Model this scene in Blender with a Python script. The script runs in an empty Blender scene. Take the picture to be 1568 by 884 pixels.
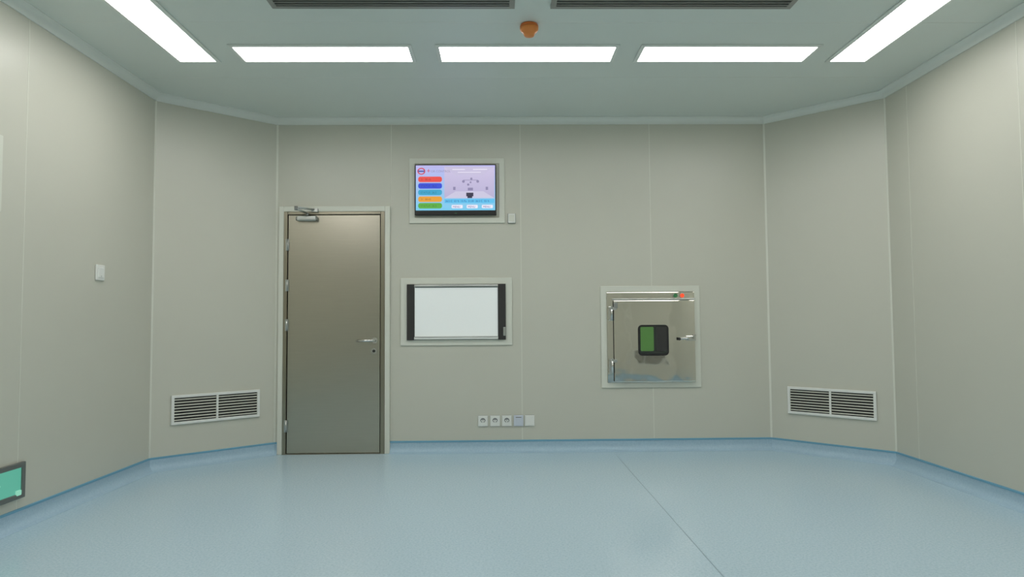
import bpy, bmesh, math
from mathutils import Matrix, Vector
# ---------------------------------------------------------------- materials
def lin(c):
    c=c/255.0
    return c/12.92 if c<=0.04045 else ((c+0.055)/1.055)**2.4
def rgb(r,g,b): return (lin(r),lin(g),lin(b),1.0)

def base(name):
    m=bpy.data.materials.new(name); m.use_nodes=True
    nt=m.node_tree; b=nt.nodes["Principled BSDF"]
    return m,nt,b
def mat(name,col,rough=0.5,metal=0.0,spec=0.5,var=0.0,scale=8.0,bump=0.0,bscale=200.0,emit=0.0,coat=0.0,stretch=None,bdist=0.01):
    m,nt,b=base(name)
    b.inputs["Base Color"].default_value=col
    b.inputs["Roughness"].default_value=rough
    b.inputs["Metallic"].default_value=metal
    b.inputs["Specular IOR Level"].default_value=spec
    b.inputs["Coat Weight"].default_value=coat
    tc=nt.nodes.new("ShaderNodeTexCoord")
    mp=nt.nodes.new("ShaderNodeMapping")
    nt.links.new(tc.outputs["Object"],mp.inputs["Vector"])
    if stretch: mp.inputs["Scale"].default_value=stretch
    if var>0:
        n=nt.nodes.new("ShaderNodeTexNoise"); n.inputs["Scale"].default_value=scale; n.inputs["Detail"].default_value=3
        nt.links.new(mp.outputs["Vector"],n.inputs["Vector"])
        r=nt.nodes.new("ShaderNodeValToRGB")
        r.color_ramp.elements[0].position=0.3; r.color_ramp.elements[1].position=0.7
        r.color_ramp.elements[0].color=(col[0]*(1-var),col[1]*(1-var),col[2]*(1-var),1)
        r.color_ramp.elements[1].color=(min(1,col[0]*(1+var)),min(1,col[1]*(1+var)),min(1,col[2]*(1+var)),1)
        nt.links.new(n.outputs["Fac"],r.inputs["Fac"]); nt.links.new(r.outputs["Color"],b.inputs["Base Color"])
    if bump>0:
        n2=nt.nodes.new("ShaderNodeTexNoise"); n2.inputs["Scale"].default_value=bscale
        nt.links.new(mp.outputs["Vector"],n2.inputs["Vector"])
        bp=nt.nodes.new("ShaderNodeBump"); bp.inputs["Strength"].default_value=bump; bp.inputs["Distance"].default_value=bdist
        nt.links.new(n2.outputs["Fac"],bp.inputs["Height"]); nt.links.new(bp.outputs["Normal"],b.inputs["Normal"])
    if emit>0:
        b.inputs["Emission Color"].default_value=col; b.inputs["Emission Strength"].default_value=emit
    return m
def glow(name,col,s=1.0):
    m,nt,b=base(name)
    b.inputs["Base Color"].default_value=(0.02,0.02,0.02,1); b.inputs["Roughness"].default_value=0.3
    b.inputs["Emission Color"].default_value=col; b.inputs["Emission Strength"].default_value=s
    return m

WALLC=rgb(202,201,187)
M={}
M['wall']=mat("wall_panel_paint",WALLC,0.33,var=0.012,scale=1.5)
M['ceil']=mat("ceiling_panel_paint",rgb(219,226,219),0.38,var=0.012,scale=1.2)
M['seam']=mat("panel_sealant",rgb(222,222,209),0.5)
M['cornice']=mat("cornice_aluminium",rgb(228,232,225),0.35)
M['frame']=mat("white_trim_frame",rgb(218,219,206),0.4)
M['white']=mat("white_plastic",rgb(231,232,226),0.35)
M['dark']=mat("dark_parts_and_shade",rgb(42,42,40),0.7)  # dark small parts, plus painted shade for vent openings and door gap
M['grilleshade']=mat("grille_painted_shade",rgb(88,90,84),0.7)  # tone painted as the shade inside the ceiling grilles
M['black']=mat("black_plastic",rgb(28,27,26),0.4)
M['bar']=mat("dark_bar_plastic",rgb(50,48,46),0.45)
M['grey']=mat("grey_metal",rgb(150,152,147),0.35,metal=0.5)
M['alu']=mat("aluminium",rgb(190,192,188),0.3,metal=0.9)
M['blueline']=mat("blue_vinyl_strip",rgb(112,166,192),0.5)
M['steel']=mat("brushed_steel",rgb(186,180,165),0.28,metal=1.0,var=0.02,scale=4.0,bump=0.010,bscale=40,stretch=(1,1,30))
M['jamb']=mat("steel_jamb",rgb(158,151,134),0.3,metal=1.0)
M['mirror']=mat("polished_steel",rgb(232,228,219),0.05,metal=1.0,bump=0.40,bscale=3.2)
M['chrome']=mat("chrome",rgb(215,215,212),0.12,metal=1.0)
M['orange']=mat("orange_plastic",rgb(240,144,68),0.4)
M['orange2']=mat("orange_plastic_dark",rgb(228,122,52),0.45)
M['film']=mat("viewer_white_acrylic",rgb(236,240,238),0.2,emit=0.14)
M['glass']=mat("dark_glass",rgb(48,54,50),0.06,coat=0.5)
M['green']=mat("green_panel",rgb(96,142,76),0.2)
M['exitgreen']=glow("exit_sign_green",rgb(96,190,164),0.75)
M['exitgreen2']=glow("exit_sign_pale",rgb(150,225,195),0.8)
M['exitframe']=mat("exit_sign_frame",rgb(112,116,112),0.4,metal=0.3)
M['led']=glow("red_led",rgb(255,70,30),1.4)
M['ledg']=glow("green_led",rgb(40,110,60),0.8)
M['light']=glow("luminous_diffuser",(1.0,0.99,0.975,1),10.3)
M['blueplate']=mat("bluish_plastic",rgb(210,216,226),0.35)
M['symbol']=mat("socket_grey",rgb(120,124,122),0.5)

# floor with speckle
def floor_mat(name,c1,c2,c3,rough):
    m,nt,b=base(name)
    tc=nt.nodes.new("ShaderNodeTexCoord")
    n=nt.nodes.new("ShaderNodeTexNoise"); n.inputs["Scale"].default_value=85; n.inputs["Detail"].default_value=4; n.inputs["Roughness"].default_value=0.8
    nt.links.new(tc.outputs["Object"],n.inputs["Vector"])
    r=nt.nodes.new("ShaderNodeValToRGB"); cr=r.color_ramp
    cr.elements[0].position=0.36; cr.elements[0].color=c1
    cr.elements[1].position=0.64; cr.elements[1].color=c3
    e=cr.elements.new(0.5); e.color=c2
    nt.links.new(n.outputs["Fac"],r.inputs["Fac"]); nt.links.new(r.outputs["Color"],b.inputs["Base Color"])
    b.inputs["Roughness"].default_value=rough
    n2=nt.nodes.new("ShaderNodeTexNoise"); n2.inputs["Scale"].default_value=60
    nt.links.new(tc.outputs["Object"],n2.inputs["Vector"])
    bp=nt.nodes.new("ShaderNodeBump"); bp.inputs["Strength"].default_value=0.03; bp.inputs["Distance"].default_value=0.004
    nt.links.new(n2.outputs["Fac"],bp.inputs["Height"]); nt.links.new(bp.outputs["Normal"],b.inputs["Normal"])
    return m
M['floor']=floor_mat("speckled_vinyl",rgb(168,193,206),rgb(181,205,217),rgb(192,213,223),0.24)
M['cove']=floor_mat("speckled_vinyl_cove",rgb(158,186,204),rgb(166,193,209),rgb(174,199,213),0.45)
M['floorseam']=mat("vinyl_weld",rgb(136,158,168),0.5)

# ---------------------------------------------------------------- helpers
col=bpy.context.scene.collection
def link(o,parent=None):
    col.objects.link(o)
    if parent: o.parent=parent
    return o
def empty(name,loc=(0,0,0),rz=0.0):
    e=bpy.data.objects.new(name,None); e.empty_display_size=0.1
    e.location=loc; e.rotation_euler=(0,0,rz); return link(e)
def meshobj(name,verts,faces,m,parent=None,smooth=False,recalc=True):
    me=bpy.data.meshes.new(name); me.from_pydata([tuple(v) for v in verts],[],faces)
    if recalc:
        bm=bmesh.new(); bm.from_mesh(me); bmesh.ops.recalc_face_normals(bm,faces=bm.faces); bm.to_mesh(me); bm.free()
    me.materials.append(m)
    if smooth:
        for p in me.polygons: p.use_smooth=True
    return link(bpy.data.objects.new(name,me),parent)
def box(name,x0,x1,y0,y1,z0,z1,m,parent=None,bev=0.0,seg=2):
    bm=bmesh.new(); bmesh.ops.create_cube(bm,size=1)
    bmesh.ops.scale(bm,vec=(abs(x1-x0),abs(y1-y0),abs(z1-z0)),verts=bm.verts)
    bmesh.ops.translate(bm,vec=((x0+x1)/2,(y0+y1)/2,(z0+z1)/2),verts=bm.verts)
    if bev>0: bmesh.ops.bevel(bm,geom=list(bm.edges),offset=bev,segments=seg,affect='EDGES',profile=0.5)
    me=bpy.data.meshes.new(name); bm.to_mesh(me); bm.free(); me.materials.append(m)
    return link(bpy.data.objects.new(name,me),parent)
def ring(name,x0,x1,z0,z1,w,y0,y1,m,parent=None,bev=0.003,wb=None):
    """rectangular picture-frame in the xz plane; y0=front (towards room), y1=back"""
    if wb is None: wb=w
    O=[(x0,z0),(x1,z0),(x1,z1),(x0,z1)]; I=[(x0+w,z0+wb),(x1-w,z0+wb),(x1-w,z1-w),(x0+w,z1-w)]
    v=[(a,y0,b) for a,b in O]+[(a,y0,b) for a,b in I]+[(a,y1,b) for a,b in O]+[(a,y1,b) for a,b in I]
    f=[]
    for i in range(4):
        j=(i+1)%4
        f+= [(i,j,4+j,4+i),(8+i,12+i,12+j,8+j),(i,8+i,8+j,j),(4+i,4+j,12+j,12+i)]
    o=meshobj(name,v,f,m,parent)
    if bev>0:
        md=o.modifiers.new("b",'BEVEL'); md.width=bev; md.segments=2; md.limit_method='ANGLE'
    return o
def cyl(name,p0,p1,r,m,parent=None,r2=None,n=24):
    p0=Vector(p0);p1=Vector(p1); d=p1-p0
    bm=bmesh.new()
    bmesh.ops.create_cone(bm,cap_ends=True,segments=n,radius1=r,radius2=r if r2 is None else r2,depth=d.length)
    q=d.to_track_quat('Z','Y').to_matrix().to_4x4()
    bmesh.ops.transform(bm,matrix=Matrix.Translation((p0+p1)/2)@q,verts=bm.verts)
    me=bpy.data.meshes.new(name); bm.to_mesh(me); bm.free(); me.materials.append(m)
    for p in me.polygons: p.use_smooth=len(p.vertices)==4
    return link(bpy.data.objects.new(name,me),parent)
def rrect(name,x0,x1,z0,z1,r,y0,y1,m,parent=None,n=6):
    """rounded rectangle slab in xz, front y0 back y1"""
    pts=[]
    for cx,cz,a in ((x1-r,z1-r,0),(x0+r,z1-r,90),(x0+r,z0+r,180),(x1-r,z0+r,270)):
        for k in range(n+1):
            t=math.radians(a+90*k/n); pts.append((cx+r*math.cos(t),cz+r*math.sin(t)))
    N=len(pts)
    v=[(a,y0,b) for a,b in pts]+[(a,y1,b) for a,b in pts]
    f=[tuple(range(N)),tuple(range(2*N-1,N-1,-1))]+[(i,(i+1)%N,N+(i+1)%N,N+i) for i in range(N)]
    return meshobj(name,v,f,m,parent)
def lathe(name,prof,m,parent=None,n=32,loc=(0,0,0)):
    v=[];f=[]
    for r,z in prof:
        for k in range(n):
            t=2*math.pi*k/n; v.append((loc[0]+r*math.cos(t),loc[1]+r*math.sin(t),loc[2]+z))
    for i in range(len(prof)-1):
        for k in range(n):
            f.append((i*n+k,i*n+(k+1)%n,(i+1)*n+(k+1)%n,(i+1)*n+k))
    f.append(tuple(range(n))); f.append(tuple(range((len(prof)-1)*n,len(prof)*n)))
    o=meshobj(name,v,f,m,parent)
    for p in o.data.polygons: p.use_smooth=len(p.vertices)==4
    return o
def text(name,s,size,x,z,y,m,parent):
    cu=bpy.data.curves.new(name,'FONT'); cu.body=s; cu.size=size
    t=bpy.data.objects.new(name,cu); col.objects.link(t)
    bpy.context.view_layer.update()
    dg=bpy.context.evaluated_depsgraph_get()
    me=bpy.data.meshes.new_from_object(t.evaluated_get(dg))
    bpy.data.objects.remove(t); bpy.data.curves.remove(cu)
    me.materials.clear(); me.materials.append(m)
    o=bpy.data.objects.new(name,me); o.location=(x,y,z); o.rotation_euler=(math.pi/2,0,0)
    return link(o,parent)

# ---------------------------------------------------------------- room shell
H=2.90
BL=(-1.889,0.0); BR=(2.381,0.0); DR=(3.067,-0.705); FR=(3.067,-6.3); F2=(2.381,-7.0); F1=(-1.889,-7.0); FL=(-2.618,-6.3); DL=(-2.618,-0.663)
loop=[BL,BR,DR,FR,F2,F1,FL,DL]
names=["back","back_right","right","front_right","front","front_left","left","back_left"]
N=len(loop)
def segdir(i):
    a=Vector(loop[i]);b=Vector(loop[(i+1)%N]); return (b-a).normalized()
def inward(i):
    d=segdir(i); return Vector((d.y,-d.x))
def off(i,t):
    n0=inward((i-1)%N); n1=inward(i); b=(n0+n1).normalized()
    return Vector(loop[i])+b*(t/b.dot(n1))
WT=0.12
for i in range(N):
    a0=off(i,0);b0=off((i+1)%N,0);a1=off(i,-WT);b1=off((i+1)%N,-WT)
    v=[(p.x,p.y,z) for z in (0,H) for p in (a0,b0,b1,a1)]
    f=[(0,1,2,3),(4,5,6,7),(0,1,5,4),(1,2,6,5),(2,3,7,6),(3,0,4,7)]
    meshobj("wall_"+names[i],v,f,M['wall'])
out=[off(i,-WT) for i in range(N)]
def slab(name,z0,z1,m):
    v=[(p.x,p.y,z0) for p in out]+[(p.x,p.y,z1) for p in out]
    f=[tuple(range(N)),tuple(range(N,2*N))]+[(k,(k+1)%N,N+(k+1)%N,N+k) for k in range(N)]
    return meshobj(name,v,f,m)
slab("floor",-0.1,0.0,M['floor'])
slab("ceiling",H,H+0.1,M['ceil'])

def sweep(name,i,prof,m,s0=None,s1=None,smooth=True):
    v=[];f=[];K=len(prof)
    for end in (0,1):
        for t,z in prof:
            s=(s0,s1)[end]
            if s is None: p=off((i+end)%N,t)
            else: p=Vector(s)+inward(i)*t
            v.append((p.x,p.y,z))
    f=[(k,(k+1)%K,K+(k+1)%K,K+k) for k in range(K)]+[tuple(range(K)),tuple(range(K,2*K))]
    o=meshobj(name,v,f,m)
    if smooth:
        for p in o.data.polygons: p.use_smooth=len(p.vertices)==4
        md=o.modifiers.new("es",'EDGE_SPLIT'); md.split_angle=math.radians(32)
    return o
CR=0.058; CZ=0.088
cove=[(0.0,0.0),(CR,0.0)]
for k in range(0,9):
    t=math.radians(90*k/8)
    cove.append((0.005+(CR-0.005)*(1-math.sin(t)), 0.001+(CR-0.001)*(1-math.cos(t))))
cove+= [(0.005,CZ),(0.0,CZ)]
strip=[(0.0,CZ),(0.008,CZ),(0.008,CZ+0.012),(0.0,CZ+0.014)]
corn=[(0.0,H),(0.055,H),(0.055,H-0.006)]
for k in range(0,8):
    t=math.radians(90*k/7)
    corn.append((0.010+0.040*(1-math.sin(t)), H-0.048+0.040*(math.cos(t))))
corn+= [(0.010,H-0.056),(0.0,H-0.056)]
DX0,DX1=-1.861,-0.906
for i in range(N):
    if i==0:
        sweep("baseboard_back_a",0,cove,M['cove'],None,(DX0,0)); sweep("trim_blue_strip_back_a",0,strip,M['blueline'],None,(DX0,0),False)
        sweep("baseboard_back_b",0,cove,M['cove'],(DX1,0),None); sweep("trim_blue_strip_back_b",0,strip,M['blueline'],(DX1,0),None,False)
    else:
        sweep("baseboard_"+names[i],i,cove,M['cove']); sweep("trim_blue_strip_"+names[i],i,strip,M['blueline'],smooth=False)
    sweep("trim_cornice_"+names[i],i,corn,M['cornice'])
    a=off(i,0); d0=-segdir((i-1)%N); d1=segdir(i)
    w=0.009
    p0=a+d0*w; p1=a+d1*w; mid=a+(d0+d1).normalized()*0.004
    z0,z1=CZ+0.012,H-0.054
    v=[(p.x,p.y,z) for z in (z0,z1) for p in (p0,mid,p1,a)]
    meshobj("trim_corner_%d"%i,v,[(0,1,5,4),(1,2,6,5),(2,3,7,6),(3,0,4,7),(0,1,2,3),(4,5,6,7)],M['seam'])

def joint(name,i,pt,z0=CZ+0.015,z1=H-0.055,w=0.0025):
    n=inward(i);d=segdir(i);p=Vector(pt)
    q=[p-d*w,p+d*w,p+d*w+n*0.0015,p-d*w+n*0.0015]
    v=[(a.x,a.y,z) for z in (z0,z1) for a in q]
    return meshobj(name,v,[(0,1,2,3),(4,5,6,7),(0,1,5,4),(1,2,6,5),(2,3,7,6),(3,0,4,7)],M['seam'])
joint("trim_joint_1",0,(-0.900,0)); joint("trim_joint_2",0,(0.227,0)); joint("trim_joint_3",0,(1.3625,0),z0=1.42); joint("trim_joint_0",0,(1.3625,0),z1=0.538)
k=4
for y in (-2.11,-3.26,-4.41,-5.56): joint("trim_joint_%d"%k,6,(-2.618,y)); k+=1
for y in (-0.994,-2.09,-3.24,-4.39,-5.54): joint("trim_joint_%d"%k,2,(3.067,y)); k+=1
for x in (-0.9,0.23,1.36): joint("trim_joint_%d"%k,4,(x,-7.0)); k+=1
for y in (-1.02,-1.95,-3.1,-4.25,-5.4):
    box("trim_ceiling_joint_%d"%k,-2.6,3.05,y-0.002,y+0.002,H-0.001,H+0.002,M['cornice']); k+=1
box("trim_floor_weld_1",1.000,1.0045,-6.8,-0.06,-0.001,0.0006,M['floorseam'])

# ---------------------------------------------------------------- door
D=empty("door_1",(-1.385,0,0))
def dx(x): return x+1.385
box("surround_left",dx(-1.861),dx(-1.818),-0.030,-0.001,0.0,2.125,M['frame'],D,0.003)
box("surround_right",dx(-0.950),dx(-0.906),-0.030,-0.001,0.0,2.125,M['frame'],D,0.003)
box("surround_head",dx(-1.818),dx(-0.950),-0.030,-0.001,2.078,2.125,M['frame'],D,0.003)
box("jamb_left",dx(-1.817),dx(-1.786),-0.034,-0.001,0.0,2.077,M['jamb'],D,0.003)
box("jamb_right",dx(-0.985),dx(-0.951),-0.034,-0.001,0.0,2.077,M['jamb'],D,0.003)
box("jamb_head",dx(-1.786),dx(-0.985),-0.034,-0.001,2.052,2.077,M['jamb'],D,0.003)
box("reveal_shade",dx(-1.787),dx(-0.984),-0.006,-0.001,0.0,2.055,M['dark'],D)  # dark sheet paints the shade in the gap round the leaf
box("leaf",dx(-1.779),dx(-0.991),-0.026,-0.006,0.010,2.046,M['steel'],D,0.002)
box("threshold",dx(-1.817),dx(-0.951),-0.036,-0.001,0.0,0.007,M['jamb'],D)
for j,z in enumerate((1.79,1.44,1.10,0.24)):
    cyl("hinge_%d"%j,(dx(-1.784),-0.040,z-0.05),(dx(-1.784),-0.040,z+0.05),0.008,M['alu'],D)
    box("hinge_leaf_%d"%j,dx(-1.800),dx(-1.770),-0.036,-0.030,z-0.05,z+0.05,M['alu'],D)
cyl("handle_rose",(dx(-1.035),-0.026,0.962),(dx(-1.035),-0.034,0.962),0.026,M['chrome'],D)
cyl("handle_neck",(dx(-1.035),-0.034,0.962),(dx(-1.035),-0.078,0.962),0.010,M['chrome'],D)
cyl("handle_lever",(dx(-1.030),-0.074,0.962),(dx(-1.175),-0.074,0.962),0.0105,M['chrome'],D)
cyl("handle_lever_end",(dx(-1.172),-0.074,0.962),(dx(-1.184),-0.050,0.960),0.0095,M['chrome'],D)
cyl("lock_rose",(dx(-1.040),-0.026,0.872),(dx(-1.040),-0.036,0.872),0.026,M['chrome'],D)
cyl("lock_cylinder",(dx(-1.040),-0.036,0.872),(dx(-1.040),-0.042,0.872),0.012,M['dark'],D)
box("closer_body",dx(-1.700),dx(-1.530),-0.075,-0.026,1.992,2.036,M['alu'],D,0.012,3)
cyl("closer_cap_left",(dx(-1.706),-0.052,2.014),(dx(-1.698),-0.052,2.014),0.018,M['grey'],D)
cyl("closer_cap_right",(dx(-1.532),-0.052,2.014),(dx(-1.524),-0.052,2.014),0.018,M['grey'],D)
cyl("closer_spindle",(dx(-1.610),-0.052,2.036),(dx(-1.610),-0.052,2.062),0.012,M['grey'],D)
cyl("closer_arm_main",(dx(-1.610),-0.052,2.058),(dx(-1.665),-0.200,2.078),0.009,M['alu'],D)
cyl("closer_elbow",(dx(-1.665),-0.200,2.064),(dx(-1.665),-0.200,2.096),0.014,M['grey'],D)
cyl("closer_arm_fore",(dx(-1.665),-0.200,2.088),(dx(-1.545),-0.045,2.092),0.009,M['alu'],D)
box("closer_bracket",dx(-1.575),dx(-1.520),-0.060,-0.028,2.070,2.102,M['alu'],D,0.003)

# ---------------------------------------------------------------- television
T=empty("wall_mounted_television",(-0.338,0,2.26))
def tx(x): return x+0.338
def tz(z): return z-2.26
ring("recess_frame",tx(-0.741),tx(0.087),tz(1.975),tz(2.544),0.048,-0.014,-0.001,M['frame'],T,0.003)
box("recess_back",tx(-0.70),tx(0.045),-0.005,-0.001,tz(2.015),tz(2.50),M['wall'],T)
box("casing",tx(-0.690),tx(0.016),-0.050,-0.005,tz(2.039),tz(2.482),M['black'],T,0.005)
box("bottom_bezel",tx(-0.685),tx(0.011),-0.054,-0.046,tz(2.042),tz(2.076),M['black'],T,0.003)
box("power_light",tx(-0.345),tx(-0.325),-0.0545,-0.050,tz(2.052),tz(2.056),M['ledg'],T)
sx0,sx1,sz0,sz1=tx(-0.680),tx(0.006),tz(2.080),tz(2.473)
def grad(name,ca,cb,s):
    m,nt,b=base(name); tc=nt.nodes.new("ShaderNodeTexCoord"); sp=nt.nodes.new("ShaderNodeSeparateXYZ")
    nt.links.new(tc.outputs["Generated"],sp.inputs[0]); r=nt.nodes.new("ShaderNodeValToRGB")
    r.color_ramp.elements[0].color=ca; r.color_ramp.elements[1].color=cb
    nt.links.new(sp.outputs["Z"],r.inputs["Fac"]); b.inputs["Base Color"].default_value=(0.02,0.02,0.02,1)
    nt.links.new(r.outputs["Color"],b.inputs["Emission Color"]); b.inputs["Emission Strength"].default_value=s
    return m
box("screen",sx0,sx1,-0.0515,-0.049,sz0,sz1,grad("screen_bg",rgb(120,205,240),rgb(190,186,240),0.95),T)
W_=sx1-sx0;Hh=sz1-sz0
def su(u): return sx0+u*W_
def sv(v): return sz1-v*Hh
box("screen_photo",su(.36),su(.99),-0.0522,-0.051,sv(.73),sv(.03),grad("screen_photo_m",rgb(186,178,214),rgb(208,198,230),0.95),T)
for nm,v0,c in (("red",.25,(235,70,60)),("blue",.395,(40,70,215)),("teal",.54,(50,165,205)),("amber",.69,(235,160,40)),("green",.835,(90,175,60))):
    rrect("screen_button_"+nm,su(.03),su(.33),sv(v0+.122),sv(v0),.02,-0.0528,-0.051,glow("scr_"+nm,rgb(*c),0.95),T)
    text("screen_label_"+nm,"21  08:45" if nm in("red","amber") else "STATUS  26.5",.024,su(.06),sv(v0+.085),-0.0532,glow("scr_txt_"+nm,tuple(a*.4 for a in rgb(*c)[:3])+(1,),1.0),T)
gp=glow("scr_purple",rgb(138,130,168),1.0); gd=glow("scr_dark",rgb(50,45,70),1.0); gl=glow("scr_pale",rgb(236,232,246),1.0); gr=glow("scr_logo_red",rgb(205,50,70),1.0); gb=glow("scr_navy",rgb(40,60,150),1.0); gc=glow("scr_cyan",rgb(90,190,235),1.0)
vv=[];ff=[]
for k in range(24):
    t=2*math.pi*k/24
    for r in (0.030,0.021): vv.append((su(.07)+r*1.15*math.cos(t),-0.0530,sv(.13)+r*math.sin(t)))
for k in range(24): ff.append((2*k,(2*k+2)%48,(2*k+3)%48,2*k+1))
meshobj("screen_logo_ring",vv,ff,gr,T)
box("screen_logo_bar",su(.03),su(.11),-0.0534,-0.0525,sv(.145),sv(.115),gb,T)
text("screen_logo_plus","+",.06,su(.135),sv(.175),-0.0532,gr,T)
text("screen_title","OR CONTROL",.026,su(.19),sv(.155),-0.0532,gp,T)
meshobj("screen_photo_ceiling",[(su(.36),-0.0524,sv(.03)),(su(.99),-0.0524,sv(.03)),(su(.85),-0.0524,sv(.22)),(su(.50),-0.0524,sv(.22))],[(0,1,2,3)],glow("scr_ceil",rgb(196,188,218),1.0),T)
for a,b,c,d in ((.46,.62,.085,.10),(.72,.90,.085,.10),(.53,.82,.15,.162)):
    box("screen_lamp_strip_%d"%int(a*100),su(a),su(b),-0.0528,-0.052,sv(d),sv(c),gl,T)
meshobj("screen_photo_floor",[(su(.36),-0.0524,sv(.73)),(su(.99),-0.0524,sv(.73)),(su(.85),-0.0524,sv(.58)),(su(.50),-0.0524,sv(.58))],[(0,1,2,3)],glow("scr_floor",rgb(202,197,222),1.0),T)
for j,(u,v,r) in enumerate(((.60,.36,.012),(.70,.30,.010),(.66,.43,.010),(.78,.36,.012),(.69,.38,.008))):
    cyl("screen_surgical_light_%d"%j,(su(u),-0.0530,sv(v)),(su(u),-0.0522,sv(v)),r,gp,T)
box("screen_photo_arm",su(.60),su(.78),-0.0530,-0.0524,sv(.335),sv(.325),gp,T)
box("screen_photo_table",su(.655),su(.72),-0.0530,-0.0524,sv(.56),sv(.50),gp,T)
box("screen_photo_bed",su(.635),su(.725),-0.0531,-0.0524,sv(.69),sv(.61),gd,T)
box("screen_photo_bedbase",su(.650),su(.71),-0.0531,-0.0524,sv(.73),sv(.68),gd,T)
box("screen_photo_vent_1",su(.47),su(.50),-0.0531,-0.0524,sv(.55),sv(.48),gp,T)
box("screen_photo_vent_2",su(.88),su(.91),-0.0531,-0.0524,sv(.55),sv(.48),gp,T)
box("screen_ticker_band",su(.36),su(.99),-0.0526,-0.051,sv(.84),sv(.75),gc,T)
text("screen_ticker","26.5 C  52 %  15 Pa  21:30  26.5 C  55 %",.023,su(.37),sv(.815),-0.0532,gb,T)
for u in (.46,.65,.84):
    rrect("screen_tab_%d"%int(u*100),su(u-.01),su(u+.13),sv(.955),sv(.88),.008,-0.0527,-0.051,gl,T)
    text("screen_tab_text_%d"%int(u*100),"MENU",.023,su(u+.005),sv(.942),-0.0532,gb,T)

B=empty("temperature_sensor",(0.148,0,2.013))
box("housing",-0.031,0.031,-0.026,-0.001,-0.040,0.041,M['white'],B,0.005)
box("backplate",-0.034,0.034,-0.006,-0.001,-0.043,0.044,M['symbol'],B,0.002)
box("face",-0.022,0.022,-0.0275,-0.025,-0.026,0.030,M['frame'],B,0.001)

# ---------------------------------------------------------------- x-ray film viewer
V=empty("xray_film_viewer",(-0.336,0,1.205))
def vx(x): return x+0.336
def vz(z): return z-1.205
ring("surround",vx(-0.816),vx(0.146),vz(0.915),vz(1.498),0.055,-0.012,-0.001,M['frame'],V,0.003,wb=0.047)
box("back_box",vx(-0.762),vx(0.092),-0.010,-0.001,vz(0.960),vz(1.445),M['grey'],V)
box("side_bar_left",vx(-0.760),vx(-0.697),-0.030,-0.010,vz(0.962),vz(1.443),M['bar'],V,0.003)
box("side_bar_right",vx(0.025),vx(0.089),-0.030,-0.010,vz(0.962),vz(1.443),M['bar'],V,0.003)
box("light_panel",vx(-0.694),vx(0.023),-0.020,-0.008,vz(0.992),vz(1.420),M['film'],V,0.002)
box("film_clip_rail",vx(-0.697),vx(0.025),-0.034,-0.010,vz(1.420),vz(1.436),M['alu'],V,0.003)
box("film_clip_gap",vx(-0.690),vx(0.020),-0.022,-0.018,vz(1.413),vz(1.421),M['symbol'],V)
box("bottom_rail",vx(-0.697),vx(0.025),-0.036,-0.010,vz(0.968),vz(0.990),M['white'],V,0.003)
box("bottom_rail_groove",vx(-0.690),vx(0.020),-0.037,-0.033,vz(0.984),vz(0.988),M['symbol'],V)
box("switch_block",vx(0.068),vx(0.090),-0.036,-0.029,vz(0.995),vz(1.070),M['alu'],V,0.003)

# ---------------------------------------------------------------- pass box
Pb=empty("stainless_pass_box",(1.345,0,0.98))
def px(x): return x-1.345
def pz(z): return z-0.98
ring("surround",px(0.914),px(1.778),pz(0.539),pz(1.419),0.052,-0.012,-0.001,M['frame'],Pb,0.003,wb=0.045)
box("face_plate",px(0.966),px(1.728),-0.022,-0.001,pz(0.584),pz(1.362),M['mirror'],Pb,0.002)
box("door_panel",px(1.022),px(1.722),-0.046,-0.026,pz(0.592),pz(1.292),M['mirror'],Pb,0.005)
box("door_gasket",px(1.018),px(1.716),-0.027,-0.022,pz(0.598),pz(1.290),M['dark'],Pb)
box("top_lip",px(1.010),px(1.728),-0.054,-0.022,pz(1.297),pz(1.307),M['alu'],Pb,0.002)
rrect("window_gasket",px(1.228),px(1.492),pz(0.815),pz(1.080),0.035,-0.052,-0.046,M['black'],Pb)
rrect("window_glass",px(1.243),px(1.477),pz(0.832),pz(1.065),0.022,-0.0535,-0.051,M['glass'],Pb)
rrect("window_green_panel",px(1.248),px(1.362),pz(0.855),pz(1.062),0.01,-0.0545,-0.053,M['green'],Pb)
rrect("window_dark_panel",px(1.385),px(1.474),pz(0.852),pz(1.062),0.01,-0.0542,-0.053,M['bar'],Pb)
for nm,z in (("top",1.180),("bottom",0.730)):
    box("hinge_plate_"+nm,px(0.976),px(1.012),-0.050,-0.022,pz(z-0.06),pz(z+0.06),M['chrome'],Pb,0.003)
    cyl("hinge_pin_"+nm,(px(1.003),-0.060,pz(z-0.062)),(px(1.003),-0.060,pz(z+0.062)),0.009,M['chrome'],Pb)
    box("hinge_strap_"+nm,px(1.003),px(1.045),-0.056,-0.046,pz(z+0.03),pz(z+0.055),M['alu'],Pb,0.002)
box("door_stop_clip",px(1.020),px(1.055),-0.058,-0.046,pz(1.225),pz(1.275),M['grey'],Pb,0.004)
box("latch_plate",px(1.640),px(1.726),-0.054,-0.046,pz(0.942),pz(0.982),M['chrome'],Pb,0.003)
cyl("latch_pivot",(px(1.665),-0.052,pz(0.962)),(px(1.665),-0.086,pz(0.962)),0.014,M['chrome'],Pb)
cyl("latch_lever",(px(1.700),-0.080,pz(0.966)),(px(1.575),-0.080,pz(0.958)),0.008,M['chrome'],Pb)
cyl("latch_knob",(px(1.584),-0.080,pz(0.958)),(px(1.570),-0.080,pz(0.957)),0.012,M['dark'],Pb)
cyl("latch_keeper",(px(1.712),-0.052,pz(0.985)),(px(1.712),-0.070,pz(0.985)),0.012,M['chrome'],Pb)
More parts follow.
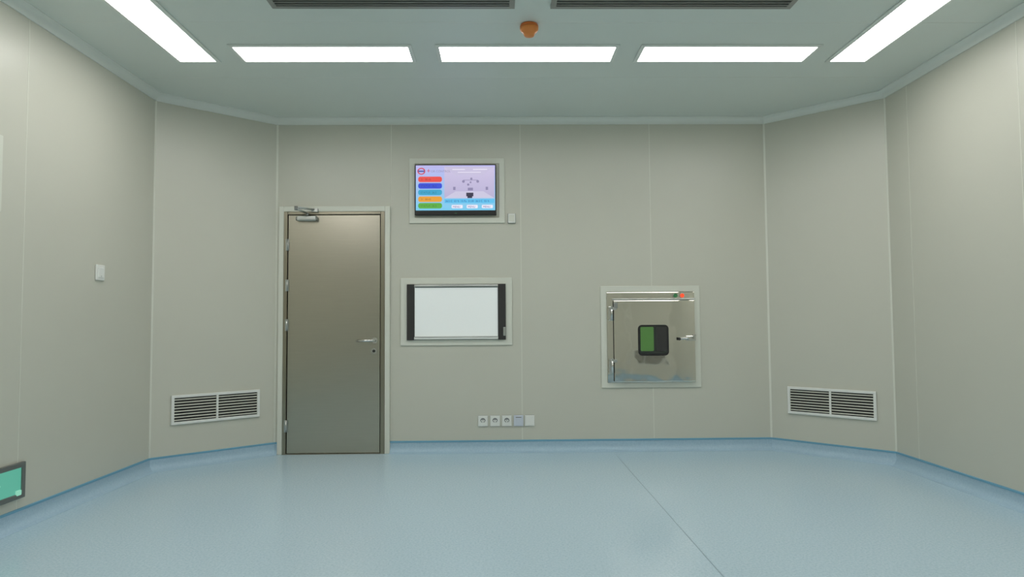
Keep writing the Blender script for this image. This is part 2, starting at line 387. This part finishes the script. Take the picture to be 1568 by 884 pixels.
for nm,x,mm in (("green",1.562,'ledg'),("red",1.620,'led')):
    cyl("indicator_bezel_"+nm,(px(x),-0.022,pz(1.332)),(px(x),-0.030,pz(1.332)),0.020,M['alu'],Pb)
    cyl("indicator_"+nm,(px(x),-0.030,pz(1.332)),(px(x),-0.038,pz(1.332)),0.017,M[mm],Pb)

# ---------------------------------------------------------------- sockets
def plate(name,xc,zc=0.2655,m='white',kind=None):
    e=empty(name,(xc,0,zc)); w=0.041
    box("painted_shadow_gap",-w+0.002,w-0.002,-0.004,-0.001,-0.0475,0.0475,M['symbol'],e)  # solid grey plate, paints a thin shadow line at the cover edge
    box("plate",-w,w,-0.011,-0.003,-0.046,0.046,M[m],e,0.003)
    box("inset",-w+0.007,w-0.007,-0.0125,-0.010,-0.038,0.038,M[m],e,0.002)
    if kind=="power":
        cyl("hood",(0,-0.0125,0.004),(0,-0.0135,0.004),0.022,M['symbol'],e)
        cyl("hood_centre",(0,-0.0130,-0.004),(0,-0.0145,-0.004),0.017,M['white'],e)
        for s in (-1,1):
            o=box("slot_%d"%s,-0.0025,0.0025,-0.0155,-0.013,-0.006,0.006,M['dark'],e); o.location=(s*0.009,0,-0.006); o.rotation_euler=(0,s*0.5,0)
        box("slot_earth",-0.0025,0.0025,-0.0155,-0.013,0.002,0.012,M['dark'],e)
    if kind=="data":
        box("port_cover",-0.022,0.022,-0.015,-0.012,-0.018,0.020,M['blueplate'],e,0.002)
        box("label",-0.024,0.024,-0.0135,-0.012,0.026,0.032,M['symbol'],e)
    return e
for xc in (-0.111,-0.007,0.094): plate("power_outlet",xc,kind="power")
plate("network_socket",0.195,m='blueplate',kind="data")
plate("blank_socket_cover",0.290)

# ---------------------------------------------------------------- return-air vents
def vent(name,loc,rz):
    e=empty(name,loc,rz); w,h=0.350,0.114
    ring("frame",-w,w,-h,h,0.022,-0.016,-0.001,M['white'],e,0.003)
    box("cavity_shade",-w+0.02,w-0.02,-0.004,-0.001,-h+0.02,h-0.02,M['dark'],e)  # flat dark plate on the uncut wall, painted shade behind the louvres
    box("mullion",-0.008,0.008,-0.015,-0.004,-h+0.02,h-0.02,M['white'],e,0.002)
    n=8
    for k in range(n):
        z=-h+0.024+(k+0.5)*(2*h-0.048)/n
        for s,(a,b) in enumerate(((-w+0.022,-0.008),(0.008,w-0.022))):
            v=[(x,y,zz) for x in (a,b) for (y,zz) in ((-0.014,z-0.0040),(-0.014,z-0.0020),(-0.004,z+0.0035),(-0.004,z+0.0015))]
            meshobj("louvre_%d_%d"%(k,s),v,[(0,1,2,3),(4,5,6,7),(0,1,5,4),(1,2,6,5),(2,3,7,6),(3,0,4,7)],M['frame'],e)
    return e
vent("return_air_vent",(-2.250,-0.3283,0.447),math.atan2(0.663,0.729))
vent("return_air_vent",(2.733,-0.3617,0.436),math.atan2(-0.705,0.686))
vent("return_air_vent",(2.724,-6.65,0.436),math.atan2(-0.7,-0.686))
vent("return_air_vent",(-2.2535,-6.65,0.436),math.atan2(0.7,-0.729))

# ---------------------------------------------------------------- left wall items
S=empty("light_switch",(-2.618,-1.375,1.457),math.pi/2)
box("plate",-0.048,0.048,-0.012,-0.001,-0.052,0.052,M['white'],S,0.004)
box("rocker",-0.030,0.030,-0.017,-0.011,-0.034,0.034,M['white'],S,0.003)
box("rocker_mark",-0.004,0.004,-0.018,-0.016,-0.026,-0.022,M['symbol'],S)
E=empty("emergency_exit_sign",(-2.618,-2.255,0.258),math.pi/2)
ring("frame",-0.185,0.185,-0.098,0.098,0.028,-0.022,-0.001,M['exitframe'],E,0.004)
box("panel",-0.160,0.160,-0.014,-0.002,-0.075,0.075,M['exitgreen'],E)
meshobj("arrow",[(-0.10,-0.0150,-0.01),(-0.10,-0.0150,0.01),(-0.04,-0.0150,0.01),(-0.04,-0.0150,0.03),(0.0,-0.0150,0.0),(-0.04,-0.0150,-0.03),(-0.04,-0.0150,-0.01)],[(0,1,2,3,4,5,6)],M['exitgreen2'],E)
box("test_button",0.112,0.148,-0.026,-0.014,-0.078,-0.050,M['exitgreen2'],E,0.003)
C=empty("wall_control_panel",(-2.618,-2.63,1.92),math.pi/2)
ring("frame",-0.33,0.33,-0.205,0.205,0.04,-0.008,-0.001,M['frame'],C,0.003)
box("screen",-0.295,0.295,-0.006,-0.001,-0.17,0.17,M['glass'],C)

# ---------------------------------------------------------------- ceiling lights
def panel(x0,x1,y0,y1):
    e=empty("ceiling_light_panel",((x0+x1)/2,(y0+y1)/2,H))
    w,l=(x1-x0)/2,(y1-y0)/2; t=0.024
    v=[]
    for (a,b,z) in ((w+t,l+t,-0.001),(w+t,l+t,-0.008),(w,l,-0.012),(w,l,-0.001)):
        v+=[(-a,-b,z),(a,-b,z),(a,b,z),(-a,b,z)]
    f=[]
    for r in range(4):
        q=(r+1)%4
        for i in range(4): f.append((r*4+i,r*4+(i+1)%4,q*4+(i+1)%4,q*4+i))
    meshobj("frame",v,f,M['cornice'],e)
    meshobj("diffuser",[(-w,-l,-0.008),(w,-l,-0.008),(w,l,-0.008),(-w,l,-0.008),(-w,-l,-0.003),(w,-l,-0.003),(w,l,-0.003),(-w,l,-0.003)],
            [(0,1,2,3),(4,5,6,7),(0,1,5,4),(1,2,6,5),(2,3,7,6),(3,0,4,7)],M['light'],e)
fx=((-1.672,-0.544),(-0.343,0.805),(0.993,2.128))
for a,b in fx: panel(a,b,-1.604,-1.356)
for a,b in ((-2.113,-1.873),(2.325,2.567)):
    panel(a,b,-2.49,-1.356); panel(a,b,-3.88,-2.74); panel(a,b,-5.27,-4.13)
for a,b in fx: panel(a,b,-5.27,-5.02)

def grille(xc,yc,w,l):
    e=empty("ceiling_air_grille",(xc,yc,H)); t=0.03
    v=[]
    for (a,b,z) in ((w,l,-0.001),(w,l,-0.014),(w-t,l-t,-0.014),(w-t,l-t,-0.001)):
        v+=[(-a,-b,z),(a,-b,z),(a,b,z),(-a,b,z)]
    f=[(r*4+i,r*4+(i+1)%4,((r+1)%4)*4+(i+1)%4,((r+1)%4)*4+i) for r in range(4) for i in range(4)]
    meshobj("frame",v,f,M['grey'],e)
    box("cavity_shade",-w+t,w-t,-l+t,l-t,-0.003,-0.001,M['grilleshade'],e)  # flat plate under the ceiling, its colour stands for shade between blades
    n=int((2*l-2*t)/0.03)
    for k in range(n):
        y=-l+t+(k+0.5)*(2*l-2*t)/n
        box("blade_%d"%k,-w+t,w-t,y-0.004,y+0.004,-0.013,-0.003,M['grey'],e)
grille(-0.548,-2.46,0.683,0.30); grille(1.024,-2.46,0.686,0.30)

Sd=empty("smoke_detector",(0.228,-1.92,H))
lathe("base",[(0.050,-0.001),(0.055,-0.010),(0.055,-0.018)],M['orange2'],Sd)
lathe("dust_cap",[(0.053,-0.018),(0.056,-0.021),(0.055,-0.032),(0.047,-0.044),(0.036,-0.052),(0.032,-0.064),(0.028,-0.071),(0.008,-0.073)],M['orange'],Sd)

# ---------------------------------------------------------------- camera
f,p,y,r=1085.6,math.radians(2.844),math.radians(0.996),math.radians(-0.401)
fw=Vector((math.sin(y)*math.cos(p),math.cos(y)*math.cos(p),math.sin(p)))
rt=Vector((math.cos(y),-math.sin(y),0)); up=rt.cross(fw)
c,s=math.cos(r),math.sin(r)
r2=rt*c+up*s; u2=-rt*s+up*c
cam=bpy.data.cameras.new("camera"); co=bpy.data.objects.new("camera",cam); col.objects.link(co)
m=Matrix((r2,u2,-fw)).transposed().to_4x4(); m.translation=Vector((0.042,-6.021,1.104)); co.matrix_world=m
cam.sensor_width=36; cam.lens=36*f/1600; cam.clip_start=0.02
bpy.context.scene.camera=co
w=bpy.data.worlds.new("world"); bpy.context.scene.world=w; w.use_nodes=True
w.node_tree.nodes["Background"].inputs[0].default_value=(0.02,0.02,0.02,1)
bpy.context.scene.view_settings.view_transform='Standard'
